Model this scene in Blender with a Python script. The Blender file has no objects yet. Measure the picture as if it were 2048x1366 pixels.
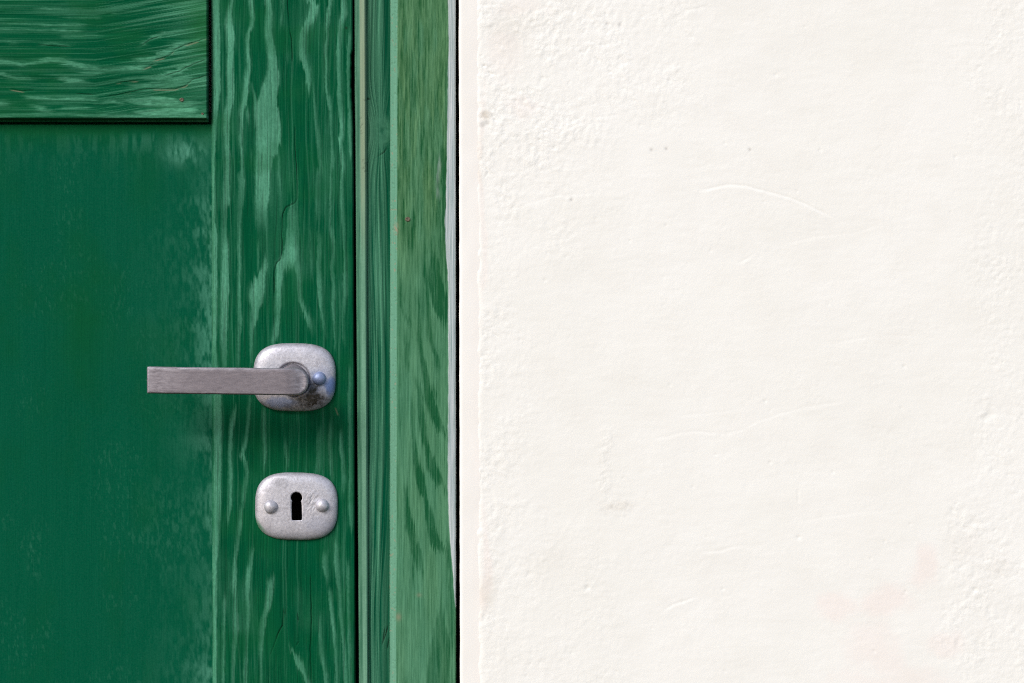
import bpy, bmesh, math
import numpy as np

# ------------------------------------------------------------------ scene set-up
scene = bpy.context.scene
MPP = 0.00032            # metres per photograph pixel on the door face
DIST = 2.5               # camera to door face
ZC = 1.08                # height of the picture centre above the ground
W, H = 2048.0, 1366.0

cam_d = bpy.data.cameras.new("camera")
cam = bpy.data.objects.new("camera", cam_d)
scene.collection.objects.link(cam)
cam.location = (0, -DIST, ZC)
cam.rotation_euler = (math.radians(90), 0, 0)
cam_d.sensor_width = 36.0
cam_d.lens = 36.0 * DIST / (W * MPP)
cam_d.clip_end = 500
scene.camera = cam

SUN_EL, SUN_AZ = 34.0, -40.0       # degrees; azimuth measured from the wall normal, negative = from the left
world = bpy.data.worlds.new("World")
scene.world = world
world.use_nodes = True
wn = world.node_tree.nodes
bg = wn["Background"]
sky = wn.new("ShaderNodeTexSky")
sky.sky_type = 'NISHITA'
sky.sun_disc = False
sky.sun_elevation = math.radians(SUN_EL)
sky.sun_rotation = math.radians(180 - SUN_AZ)
sky.air_density = 1.0
sky.dust_density = 1.2
sky.ozone_density = 1.0
world.node_tree.links.new(sky.outputs[0], bg.inputs[0])
bg.inputs[1].default_value = 0.10

sun_d = bpy.data.lights.new("sun", 'SUN')
sun_d.energy = 1.5
sun_d.angle = math.radians(25)
sun_d.color = (1.0, 0.975, 0.95)
sun = bpy.data.objects.new("sun", sun_d)
scene.collection.objects.link(sun)
el, az = math.radians(SUN_EL), math.radians(SUN_AZ)
from mathutils import Vector
to_sun = Vector((math.sin(az) * math.cos(el), -math.cos(az) * math.cos(el), math.sin(el)))
sun.rotation_euler = to_sun.to_track_quat('Z', 'Y').to_euler()

vs = scene.view_settings
vs.view_transform = 'Standard'
vs.look = 'None'
vs.gamma = 1.0
vs.exposure = 0.78
scene.render.engine = 'CYCLES'
scene.cycles.use_denoising = False
scene.cycles.pixel_filter_type = 'BLACKMAN_HARRIS'
scene.cycles.filter_width = 1.05

# ------------------------------------------------------------------ helpers
RNG = np.random.RandomState(11)
TABLE = RNG.rand(512, 512)


def vnoise(x, y, seed=0):
    """value noise in 0..1"""
    x = np.asarray(x, float) + seed * 37.17
    y = np.asarray(y, float) + seed * 91.73
    xi = np.floor(x).astype(int)
    yi = np.floor(y).astype(int)
    fx = x - xi
    fy = y - yi
    fx = fx * fx * fx * (fx * (fx * 6 - 15) + 10)
    fy = fy * fy * fy * (fy * (fy * 6 - 15) + 10)
    a = TABLE[xi & 511, yi & 511]
    b = TABLE[(xi + 1) & 511, yi & 511]
    c = TABLE[xi & 511, (yi + 1) & 511]
    d = TABLE[(xi + 1) & 511, (yi + 1) & 511]
    return (a * (1 - fx) + b * fx) * (1 - fy) + (c * (1 - fx) + d * fx) * fy


def fbm(x, y, seed=0, octaves=4, gain=0.5):
    s = 0.0
    amp = 1.0
    tot = 0.0
    f = 1.0
    for o in range(octaves):
        s = s + amp * vnoise(x * f, y * f, seed + o * 3)
        tot += amp
        amp *= gain
        f *= 2.03
    return s / tot


def sstep(a, b, x):
    t = np.clip((x - a) / (b - a), 0, 1)
    return t * t * (3 - 2 * t)


def lerp(a, b, t):
    return a + (b - a) * t


def at(px, py, y=0.0):
    """a point of the photograph, taken at depth y, as a world position"""
    s = (DIST + y) / DIST
    return ((px - W / 2) * MPP * s, y, ZC - (py - H / 2) * MPP * s)


def new_mesh_object(name, verts, faces, mat, parent=None, attrs=None, smooth=True):
    me = bpy.data.meshes.new(name)
    me.from_pydata(verts, [], faces)
    return finish(name, me, mat, parent, attrs, smooth)


def finish(name, me, mat, parent, attrs, smooth):
    if attrs:
        for k, v in attrs.items():
            a = me.attributes.new(k, 'FLOAT', 'POINT')
            a.data.foreach_set("value", np.ascontiguousarray(v, dtype=np.float32).ravel())
    if smooth:
        me.polygons.foreach_set("use_smooth", np.ones(len(me.polygons), dtype=bool))
    me.materials.append(mat)
    me.update()
    ob = bpy.data.objects.new(name, me)
    scene.collection.objects.link(ob)
    if parent:
        ob.parent = parent
    return ob


def sheet(name, PX, PY, Y, back, mat, parent=None, attrs=None, holes=None):
    """A board: front face from grids of photograph coordinates and depth, sides and back down to depth `back`."""
    ny, nx = PX.shape
    s = (DIST + Y) / DIST
    X = (PX - W / 2) * MPP * s
    Z = ZC - (PY - H / 2) * MPP * s
    V = np.stack([X, Y, Z], -1).reshape(-1, 3)
    idx = np.arange(ny * nx).reshape(ny, nx)
    q = np.stack([idx[:-1, :-1], idx[1:, :-1], idx[1:, 1:], idx[:-1, 1:]], -1).reshape(-1, 4)
    if holes is not None:
        cx = 0.25 * (PX[:-1, :-1] + PX[1:, :-1] + PX[1:, 1:] + PX[:-1, 1:]).ravel()
        cy = 0.25 * (PY[:-1, :-1] + PY[1:, :-1] + PY[1:, 1:] + PY[:-1, 1:]).ravel()
        keep = np.ones(len(q), bool)
        for (x0, x1, y0, y1) in holes:
            keep &= ~((cx > x0) & (cx < x1) & (cy > y0) & (cy < y1))
        q = q[keep]
    ring = np.concatenate([idx[0, :-1], idx[:-1, -1], idx[-1, :0:-1], idx[:0:-1, 0]])
    R = V[ring].copy()
    R1 = V[ring].copy()                 # split rim so that sides shade with their own normals
    R[:, 1] = back
    n0 = len(V)
    n1 = n0 + len(R1)
    V = np.concatenate([V, R1, R])
    m = len(ring)
    k = np.arange(m)
    kn = (k + 1) % m
    side = np.stack([n0 + k, n0 + kn, n1 + kn, n1 + k], -1)
    Q = np.concatenate([q, side])
    nv, nq = len(V), len(Q)
    me = bpy.data.meshes.new(name)
    me.vertices.add(nv)
    me.vertices.foreach_set("co", V.astype(np.float32).ravel())
    me.loops.add(nq * 4)
    me.loops.foreach_set("vertex_index", Q.astype(np.int32).ravel())
    me.polygons.add(nq)
    me.polygons.foreach_set("loop_start", np.arange(0, nq * 4, 4, dtype=np.int32))
    me.polygons.foreach_set("loop_total", np.full(nq, 4, dtype=np.int32))
    me.update(calc_edges=True)
    me.validate()
    at2 = {}
    for kx, v in (attrs or {}).items():
        v = v.ravel()
        at2[kx] = np.concatenate([v, v[ring], v[ring]])
    ob = finish(name, me, mat, parent, at2, True)
    return ob


def grid(xl, xr, y0, y1, nx, ny):
    """photograph grid between two nearly vertical lines xl, xr: (x at py=0, x at py=1366)"""
    py = np.linspace(y0, y1, ny)[:, None]
    t = np.linspace(0, 1, nx)[None, :]
    L = lerp(xl[0], xl[1], py / H)
    R = lerp(xr[0], xr[1], py / H)
    PX = L + (R - L) * t
    PY = np.broadcast_to(py, PX.shape).copy()
    return PX, PY


def vstrokes(PX, PY, strokes, soft=0.55, lean=None, grow=0.0, thin=0.0):
    """streaks that run down a board: each a list of (x, y, half width, strength)"""
    out = np.zeros_like(PX)
    for st in strokes:
        a = np.array([(p + (0.8,))[:4] if len(p) == 3 else p for p in st], float)
        yy = PY
        cx = np.interp(yy, a[:, 1], a[:, 0])
        hw = np.interp(yy, a[:, 1], a[:, 2])
        hw = hw * (1 - thin * (1 - sstep(7, 12, hw)))
        s = np.interp(yy, a[:, 1], a[:, 3], left=0, right=0)
        ends = sstep(a[0, 1] - 14, a[0, 1] + 14, yy) if a[0, 1] > 5 else 1.0
        ends = ends * (1 - sstep(a[-1, 1] - 14, a[-1, 1] + 14, yy)) if a[-1, 1] < 1360 else ends
        s = np.interp(yy, a[:, 1], a[:, 3]) * ends
        sd = PX - cx
        d = np.abs(sd) - hw - grow
        w = np.minimum(soft, 0.9 * (hw + grow) + 0.4)
        if lean is not None:            # one side of a growth ring ends sharply, the other thins out
            out_side = np.where(cx < lean, sd < 0, sd > 0)
            w = np.where(out_side, np.minimum(soft * 2.6, 0.95 * hw + 1.2), w)
        m = s * (1 - sstep(-w, w, d))
        out = np.maximum(out, m)
    return out


def vcracks(PX, PY, lines, width=1.2):
    """thin splits along a board: lines of (x, y)"""
    out = np.zeros_like(PX)
    for ln in lines:
        a = np.array(ln, float)
        cx = np.interp(PY, a[:, 1], a[:, 0])
        on = sstep(a[0, 1] - 3, a[0, 1] + 10, PY) * (1 - sstep(a[-1, 1] - 10, a[-1, 1] + 3, PY))
        slope = np.abs(np.gradient(cx, axis=0)) / np.maximum(np.abs(np.gradient(PY, axis=0)), 1e-6)
        out = np.maximum(out, on * np.exp(-((PX - cx) / (width * np.sqrt(1 + slope ** 2))) ** 2))
    return out


def empty(name, loc, label, cat, group=None):
    o = bpy.data.objects.new(name, None)
    o.empty_display_size = 0.05
    scene.collection.objects.link(o)
    o.location = (0, 0, 0)
    o["label"] = label
    o["category"] = cat
    o["kind"] = "thing"
    if group:
        o["group"] = group
    return o


def srgb(r, g, b):
    def f(c):
        c /= 255.0
        return c / 12.92 if c <= 0.04045 else ((c + 0.055) / 1.055) ** 2.4
    return (f(r), f(g), f(b), 1.0)


# ------------------------------------------------------------------ materials
class NT:
    def __init__(self, name):
        self.m = bpy.data.materials.new(name)
        self.m.use_nodes = True
        self.t = self.m.node_tree
        self.b = self.t.nodes["Principled BSDF"]

    def n(self, typ, **kw):
        nd = self.t.nodes.new(typ)
        for k, v in kw.items():
            setattr(nd, k, v)
        return nd

    def l(self, a, b):
        self.t.links.new(a, b)

    def attr(self, name):
        return self.n("ShaderNodeAttribute", attribute_name=name).outputs["Fac"]

    def mix(self, fac, a, b, blend='MIX'):
        nd = self.n("ShaderNodeMix", data_type='RGBA', blend_type=blend)
        for sock, v in ((nd.inputs["Factor"], fac), (nd.inputs["A"], a), (nd.inputs["B"], b)):
            self.put(sock, v)
        return nd.outputs["Result"]

    def put(self, sock, v):
        if isinstance(v, bpy.types.NodeSocket):
            self.l(v, sock)
        elif isinstance(v, tuple):
            sock.default_value = v if len(v) == 4 else v + (1.0,)
        else:
            sock.default_value = v

    def math(self, op, a, b=0.0, clamp=False):
        nd = self.n("ShaderNodeMath", operation=op, use_clamp=clamp)
        self.put(nd.inputs[0], a)
        self.put(nd.inputs[1], b)
        return nd.outputs[0]

    def noise(self, scale, stretch=(1, 1, 1), detail=3.0, rough=0.55):
        tc = self.n("ShaderNodeTexCoord")
        mp = self.n("ShaderNodeMapping")
        mp.inputs["Scale"].default_value = stretch
        self.l(tc.outputs["Object"], mp.inputs[0])
        nz = self.n("ShaderNodeTexNoise")
        nz.inputs["Scale"].default_value = scale
        nz.inputs["Detail"].default_value = detail
        nz.inputs["Roughness"].default_value = rough
        self.l(mp.outputs[0], nz.inputs["Vector"])
        return nz.outputs["Fac"]

    def ramp(self, fac, lo, hi, a=0.0, b=1.0):
        nd = self.n("ShaderNodeMapRange")
        self.put(nd.inputs[0], fac)
        nd.inputs[1].default_value = lo
        nd.inputs[2].default_value = hi
        nd.inputs[3].default_value = a
        nd.inputs[4].default_value = b
        return nd.outputs[0]

    def bump(self, height, dist, strength=1.0):
        nd = self.n("ShaderNodeBump")
        nd.inputs["Strength"].default_value = strength
        nd.inputs["Distance"].default_value = dist
        self.l(height, nd.inputs["Height"])
        self.l(nd.outputs[0], self.b.inputs["Normal"])


WOOD = srgb(150, 132, 112)


def paint_material(name, dark, light, alt, axis, rough=0.55, grain=1.0):
    """old paint on wood: `fade` runs from fresh to chalky paint, `alt` tints, `bare` is bare wood, `grime` is dirt"""
    k = NT(name)
    across, along = 1250.0, 20.0
    st = (across, 300.0, along) if axis == 'Z' else (along, 300.0, across)
    fib = k.noise(1.0, st, 3.0, 0.6)                       # fine fibres
    st2 = (260.0, 100.0, 9.0) if axis == 'Z' else (9.0, 100.0, 260.0)
    fib2 = k.noise(1.0, st2, 2.0, 0.5)
    speck = k.noise(900.0, (1, 1, 1), 2.0, 0.6)
    f = k.attr("fade")
    w = k.math('MULTIPLY', k.math('SUBTRACT', fib, 0.5), 0.55 * grain)
    w2 = k.math('MULTIPLY', k.math('SUBTRACT', fib2, 0.5), 0.25 * grain)
    w3 = k.math('MULTIPLY', k.math('SUBTRACT', speck, 0.5), 0.6)
    mod = k.math('ADD', k.math('ADD', w, w2), w3)
    fac = k.math('ADD', f, k.math('MULTIPLY', mod, k.math('ADD', k.math('MULTIPLY', f, 0.8), 0.18)), True)
    col = k.mix(fac, dark, light)
    col = k.mix(k.attr("alt"), col, alt)
    tone = k.ramp(k.math('ADD', k.math('MULTIPLY', fib, 0.6), k.math('MULTIPLY', fib2, 0.4)), 0.3, 0.7, 1 - 0.20 * grain, 1 + 0.15 * grain)
    nd = k.n("ShaderNodeVectorMath", operation='SCALE')
    k.l(col, nd.inputs[0])
    k.l(tone, nd.inputs["Scale"])
    col = nd.outputs[0]
    col = k.mix(k.attr("bare"), col, WOOD)
    col = k.mix(k.attr("grime"), col, (0.012, 0.011, 0.008, 1))
    k.put(k.b.inputs["Base Color"], col)
    k.put(k.b.inputs["Roughness"], k.ramp(fac, 0.0, 1.0, rough, rough + 0.2))
    k.b.inputs["Specular IOR Level"].default_value = 0.015
    h = k.math('ADD', fib, k.math('MULTIPLY', speck, 0.25))
    k.bump(h, 0.00022, 0.7)
    return k.m


DARK = srgb(0, 76, 47)
LIGHT = srgb(84, 149, 119)
M_STILE = paint_material("weathered_green_paint_vertical", DARK, LIGHT, srgb(16, 88, 48), 'Z')
M_RAIL = paint_material("weathered_green_paint_horizontal", srgb(0, 77, 47), srgb(88, 155, 122), srgb(26, 92, 44), 'X')
M_PANEL = paint_material("green_panel_paint", srgb(0, 79, 54), srgb(82, 146, 121), srgb(10, 78, 38), 'Z', 0.5, 0.25)
M_GROOVE = paint_material("groove_paint", srgb(0, 76, 52), srgb(84, 142, 112), srgb(54, 92, 70), 'Z')
M_BEAD = paint_material("bead_paint", srgb(52, 104, 78), srgb(118, 164, 136), srgb(140, 158, 130), 'Z', 0.6, 0.7)
M_JAMB = paint_material("jamb_paint", srgb(20, 40, 30), srgb(30, 50, 40), srgb(20, 40, 30), 'Z', 0.8, 0.5)


def casing_material():
    k = NT("casing_paint")
    fib = k.noise(1.0, (1250.0, 300.0, 20.0), 3.0, 0.65)
    fib2 = k.noise(1.0, (420.0, 150.0, 26.0), 3.0, 0.6)
    speck = k.noise(900.0, (1, 1, 1), 2.0, 0.6)
    f = k.attr("fade")
    mod = k.math('ADD', k.math('MULTIPLY', k.math('SUBTRACT', fib, 0.5), 1.5),
                 k.math('ADD', k.math('MULTIPLY', k.math('SUBTRACT', fib2, 0.5), 0.5),
                        k.math('MULTIPLY', k.math('SUBTRACT', speck, 0.5), 0.3)))
    fac = k.math('ADD', f, k.math('MULTIPLY', mod, 0.8), True)
    cool = k.mix(fac, srgb(20, 82, 50), srgb(86, 140, 108))
    warm = k.mix(fac, srgb(36, 84, 46), srgb(100, 140, 96))
    col = k.mix(k.attr("alt"), cool, warm)
    lit_pale = k.mix(fib, srgb(78, 132, 106), srgb(114, 160, 135))
    col = k.mix(k.attr("edge"), col, lit_pale)  # light caught by the chamfer, painted in as a paler green
    wf = k.math('ADD', k.math('MULTIPLY', k.math('SUBTRACT', fib, 0.5), 1.6), 0.5, True)
    white = k.mix(wf, srgb(120, 144, 146), srgb(212, 212, 213))
    wm = k.attr("white")
    col = k.mix(wm, col, white)
    col = k.mix(k.attr("bare"), col, WOOD)
    k.put(k.b.inputs["Base Color"], col)
    k.b.inputs["Roughness"].default_value = 0.65
    k.b.inputs["Specular IOR Level"].default_value = 0.015
    k.bump(k.math('ADD', fib, k.math('MULTIPLY', wm, 1.0)), 0.0002, 0.5)
    return k.m


M_CASING = casing_material()


def plaster_material():
    k = NT("lime_plaster")
    big = k.noise(7.0, (1, 1, 1), 4.0, 0.55)
    mid = k.noise(45.0, (1, 1, 1), 4.0, 0.6)
    fine = k.noise(700.0, (1, 1, 1), 3.0, 0.6)
    col = k.mix(k.ramp(big, 0.35, 0.65), srgb(238, 235, 228), srgb(241, 238, 232))
    col = k.mix(k.ramp(mid, 0.4, 0.75, 0.0, 0.25), col, srgb(228, 223, 213))
    col = k.mix(k.attr("pink"), col, srgb(240, 216, 208))
    col = k.mix(k.attr("stain"), col, srgb(196, 182, 164))
    col = k.mix(k.attr("spot"), col, srgb(120, 106, 98))
    k.put(k.b.inputs["Base Color"], col)
    k.b.inputs["Roughness"].default_value = 0.9
    k.b.inputs["Specular IOR Level"].default_value = 0.15
    rough = k.attr("rough")
    h = k.math('MULTIPLY', k.math('ADD', fine, k.math('MULTIPLY', mid, 0.5)), k.math('ADD', k.math('MULTIPLY', rough, 0.8), 0.25))
    k.bump(h, 0.0004, 0.45)
    return k.m


M_PLASTER = plaster_material()


def metal_material(name, base, dark, metallic, rough, mottled=1.0, st=(1, 1, 1)):
    k = NT(name)
    a = k.noise(650.0, st, 4.0, 0.7)
    b = k.noise(95.0, st, 3.0, 0.6)
    c = k.noise(1600.0, (1, 1, 1), 2.0, 0.6)
    m = k.math('ADD', k.math('MULTIPLY', a, 0.5), k.math('ADD', k.math('MULTIPLY', b, 0.2), k.math('MULTIPLY', c, 0.3)))
    f = k.ramp(m, 0.36, 0.62, 0.0, 1.0)
    col = k.mix(f, dark, base)
    col = k.mix(k.attr("sky_refl"), col, srgb(94, 124, 178))  # bluish sky reflections painted into the metal colour
    shine_f = k.math('MULTIPLY', k.attr("shine"), k.ramp(a, 0.38, 0.66, 0.2, 0.9), True)
    col = k.mix(shine_f, col, srgb(184, 177, 183))
    col = k.mix(k.attr("smear"), col, srgb(60, 140, 90))
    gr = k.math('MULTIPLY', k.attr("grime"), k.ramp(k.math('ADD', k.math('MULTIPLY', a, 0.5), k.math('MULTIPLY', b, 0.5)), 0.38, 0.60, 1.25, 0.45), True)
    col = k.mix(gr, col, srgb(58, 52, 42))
    k.put(k.b.inputs["Base Color"], col)
    mt = k.math('MULTIPLY', metallic, k.math('SUBTRACT', 1.0, gr))
    k.put(k.b.inputs["Metallic"], mt)
    k.put(k.b.inputs["Roughness"], k.ramp(f, 0.0, 1.0, rough + 0.15, rough))
    k.bump(k.math('ADD', a, k.math('MULTIPLY', c, 0.4)), 0.00025, 0.22 * mottled)
    return k.m


M_PLATE = metal_material("worn_cast_aluminium", srgb(206, 203, 210), srgb(158, 155, 161), 0.35, 0.40)
M_LEVER = metal_material("dull_lever_metal", srgb(138, 129, 134), srgb(108, 101, 106), 0.40, 0.5, 0.8, (0.3, 1, 1))
kk = NT("lock_shadow_iron")
kk.b.inputs["Base Color"].default_value = (0.01, 0.01, 0.01, 1)
kk.b.inputs["Roughness"].default_value = 0.9
M_IRON = kk.m
kk = NT("rusty_nail")
nzz = kk.noise(900.0)
kk.put(kk.b.inputs["Base Color"], kk.mix(kk.ramp(nzz, 0.35, 0.65), srgb(70, 62, 48), srgb(112, 104, 84)))
kk.b.inputs["Roughness"].default_value = 0.8
M_NAIL = kk.m

# ------------------------------------------------------------------ edges seen in the photograph (x at top, x at bottom)
STILE_L, STILE_R = (422.5, 425.0), (705.4, 711.2)
BEAD_L, BEAD_R = (707.8, 717.8), (733.0, 737.0)
CAS_L, CAS_M, CAS_R = (780.5, 779.0), (795.5, 792.5), (911.5, 912.0)
BAND_L, BAND_R = (917.6, 920.0), (953.0, 958.0)
TOP, BOT = -160.0, 1526.0          # the boards run on past the picture

# ------------------------------------------------------------------ the wall
wall = empty("plaster_wall", None, "off-white rough plaster wall to the right of the green door frame", "wall")


def build_wall():
    xl = (BAND_R[0] - 3.0, BAND_R[1] - 3.0)
    PX, PY = grid(xl, (2330.0, 2330.0), TOP, BOT, 640, 790)
    x, y = PX, PY
    wx = x + 60 * (fbm(x / 150, y / 150, 5) - 0.5)
    wy = y + 60 * (fbm(x / 150, y / 150, 8) - 0.5)
    # where the coarse mortar shows
    rough = 0.10 + 0 * x
    rough = np.maximum(rough, 1.0 * (1 - sstep(1080, 1330, wx)) * (1 - sstep(330, 620, wy)))
    rough = np.maximum(rough, 0.75 * (1 - sstep(955, 1130, wx)))
    rough = np.maximum(rough, 0.75 * (1 - sstep(1300, 1500, wx)) * (1 - sstep(150, 330, wy)))
    rough = np.maximum(rough, 0.75 * sstep(1830, 1960, wx) * sstep(930, 1050, wy))
    rough = np.maximum(rough, 0.55 * sstep(1880, 2000, wx))
    rough = np.maximum(rough, 0.35 * (1 - sstep(1150, 1420, wx)) * sstep(900, 1150, wy))
    rough = np.maximum(rough, 0.16) * (0.50 + 0.75 * sstep(0.32, 0.66, fbm(x / 55, y / 55, 21)))
    # scraped strip
    strip = np.exp(-((x - (1212 - (y - 915) * 0.08)) / 16) ** 2) * sstep(845, 860, y) * (1 - sstep(975, 992, y))
    strip2 = np.exp(-((x - 1225) / 40) ** 2 - ((y - 1012) / 20) ** 2)
    rough = np.clip(np.maximum(rough, np.maximum(strip * 0.9, strip2 * 0.7)), 0, 1.2)
    u, v = x + 0.45 * y, y - 0.25 * x
    grains = 0.0
    for i, (ang, wl, amp) in enumerate([(0.35, 9.0, 1.0), (1.15, 7.4, 0.9), (2.05, 10.5, 0.9), (2.75, 6.2, 0.7), (0.8, 14.0, 0.7), (1.7, 5.2, 0.5)]):
        ca, sa = math.cos(ang), math.sin(ang)
        grains = grains + amp * (vnoise((x * ca + y * sa) / wl, (y * ca - x * sa) / wl, 400 + 7 * i) - 0.5)
    ca, sa = math.cos(0.6), math.sin(0.6)
    pit = sstep(0.78, 0.95, vnoise((x * ca + y * sa) / 8.0, (y * ca - x * sa) / 6.0, 470)) * sstep(0.5, 0.7, fbm(x / 40, y / 40, 473))
    h = rough * (grains * 0.00017 - pit * 0.00030)
    # soft trowelling
    h += 0.0008 * (fbm(x / 300, y / 220, 51, 3) - 0.5)
    h += 0.00016 * (fbm(x / 90, y / 40, 55, 3) - 0.5)
    h += 0.00006 * (fbm(x / 30, y / 9, 57, 2) - 0.5)
    # raised trowel edges, running left to right
    lines = [
        ([(1395, 384), (1425, 378), (1450, 372), (1490, 374), (1530, 384), (1580, 398), (1620, 415), (1668, 438)], 0.00060, 26),
        ([(1560, 492), (1640, 475), (1720, 466), (1775, 444)], 0.00013, 16),
        ([(1300, 880), (1335, 876), (1362, 868), (1395, 865), (1450, 870)], 0.00026, 12),
        ([(1440, 874), (1485, 862), (1512, 846), (1560, 830), (1620, 815), (1700, 803)], 0.00020, 24),
        ([(1350, 835), (1400, 830), (1480, 822)], 0.00018, 14),
        ([(1398, 1106), (1440, 1104), (1462, 1097), (1500, 1092)], 0.00034, 12),
        ([(1590, 1048), (1640, 1038), (1700, 1030), (1800, 1021)], 0.00012, 18),
        ([(1320, 1228), (1345, 1212), (1400, 1194)], 0.00050, 14),
        ([(1470, 532), (1495, 520), (1512, 508)], 0.00055, 16),
        ([(1360, 26), (1385, 22), (1420, 12)], 0.0004, 10),
        ([(1120, 268), (1180, 240), (1250, 230)], 0.0003, 20),
        ([(1000, 430), (1100, 395), (1200, 388)], 0.00025, 20),
        ([(1660, 690), (1760, 672), (1850, 676)], 0.00015, 20),
    ]
    for ln, amp, L in lines:
        a = np.array(ln, float)
        yc = np.interp(x, a[:, 0], a[:, 1]) + 2.0 * (vnoise(x / 11, x * 0, 61) - 0.5)
        on = sstep(a[0, 0], a[0, 0] + 22, x) * (1 - sstep(a[-1, 0] - 25, a[-1, 0], x))
        d = y - yc
        h -= on * 0.22 * amp * np.exp(-((d + 3.0) / 2.2) ** 2)
        h += on * 0.26 * amp * sstep(-1.5, 3.5, d) * np.exp(-np.maximum(d, 0) / L)
    # short upright scratch
    h -= 0.0004 * 0.35 * np.exp(-((x - 1596) / 2.5) ** 2) * sstep(975, 985, y) * (1 - sstep(1000, 1010, y))
    # pits
    pits = [(1303, 300, 3), (1333, 298, 3), (1143, 400, 3), (1215, 48, 4), (1240, 50, 4), (1500, 300, 3), (1980, 830, 8),
            (1968, 838, 6), (967, 252, 6), (975, 248, 5), (1120, 96, 3), (1640, 300, 3), (1911, 314, 3), (1090, 560, 3),
            (1597, 1075, 4), (1540, 925, 3), (1950, 1180, 5), (1002, 90, 3), (1905, 1020, 4), (1175, 1176, 5), (1340, 770, 3)]
    rs = np.random.RandomState(5)
    for i in range(130):
        pits.append((rs.uniform(960, 2300), rs.uniform(-100, 1480), rs.uniform(1.6, 3.2)))
    spot = np.zeros_like(x)
    for i, (cx, cy, r) in enumerate(pits):
        d2 = ((x - cx) ** 2 + (y - cy) ** 2) / (r * r)
        e = np.exp(-d2)
        h -= 0.00028 * min(r / 3.5, 1.6) * e
        if i < 6 or i in (8, 9):
            spot = np.maximum(spot, e * (0.35 if r < 4 else 0.2))
    # ragged plaster edge towards the smooth band
    edge = x - lerp(BAND_R[0], BAND_R[1], y / H) + 9.0 * (fbm(x / 12, y / 14, 71, 3) - 0.5)
    h *= sstep(-4, 14, edge)
    lip = 0.0005 * sstep(-3.0, 8.0, edge)
    pink = np.zeros_like(x)
    for (cx, cy, rx, ry, s) in [(1690, 1215, 60, 38, .55), (1780, 1205, 70, 36, .6), (1840, 1130, 36, 60, .6), (1760, 1300, 60, 60, .45),
                                (1900, 1290, 40, 30, .45), (1000, 120, 50, 60, .25), (1040, 215, 50, 25, .3), (972, 1130, 14, 130, .45),
                                (960, 420, 9, 300, .35), (1040, 25, 60, 20, .25), (1780, 1366, 120, 40, .4)]:
        d = np.sqrt(((wx - cx) / rx) ** 2 + ((wy - cy) / ry) ** 2)
        pink = np.maximum(pink, s * (1 - sstep(0.4, 1.15, d + 0.7 * (fbm(x / 30, y / 30, 77) - 0.5))))
    stain = np.zeros_like(x)
    for (cx, cy, rx, ry, s) in [(968, 250, 12, 10, .5), (1930, 1090, 70, 40, .10), (2010, 1130, 40, 30, .10), (1110, 1130, 60, 60, .06),
                                (1228, 1010, 45, 16, .16), (975, 1200, 20, 60, .22), (962, 330, 7, 70, .2), (1010, 75, 70, 60, .12)]:
        d = np.sqrt(((wx - cx) / rx) ** 2 + ((wy - cy) / ry) ** 2)
        stain = np.maximum(stain, s * (1 - sstep(0.2, 1.2, d)) * (0.5 + fbm(x / 9, y / 9, 79)))
    spot = np.maximum(spot, 0.12 * strip2 * sstep(0.55, 0.75, fbm(x / 10, y / 8, 81)))
    Y = -0.0050 - lip - h
    sheet("plaster_face", PX, PY, Y, 0.12, M_PLASTER, wall,
          {"rough": rough, "pink": pink * 0.45, "stain": stain, "spot": spot})
    # smooth band along the frame
    PX, PY = grid(BAND_L, (BAND_R[0] + 4, BAND_R[1] + 4), TOP, BOT, 26, 790)
    t = np.linspace(0, 1, 26)[None, :]
    px_in = PX - lerp(BAND_L[0], BAND_L[1], PY / H)
    wob = 1.4 * (fbm(PY / 40, PY * 0, 90, 3) - 0.5) * (1 - sstep(0, 6, px_in))
    PX = PX + wob
    Y = -0.0052 + 0.0014 * np.exp(-px_in / 1.6) - 0.0005 * (fbm(PX / 60, PY / 120, 92, 3) - 0.5)
    pk = 0.22 + 0.3 * sstep(0.5, 1.0, px_in / 36) * fbm(PX / 20, PY / 70, 93) + 0 * Y
    z = np.zeros_like(Y)
    sheet("edge_band", PX, PY, Y, 0.119, M_PLASTER, wall, {"rough": z, "pink": pk * 0.35, "stain": z, "spot": z})
    wall.children[-1]["label"] = "smooth plaster band beside the frame"


build_wall()

# ------------------------------------------------------------------ the door frame
frame = empty("door_surround", None, "faded green wooden door frame with white paint smeared on its edge", "door frame")


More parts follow.
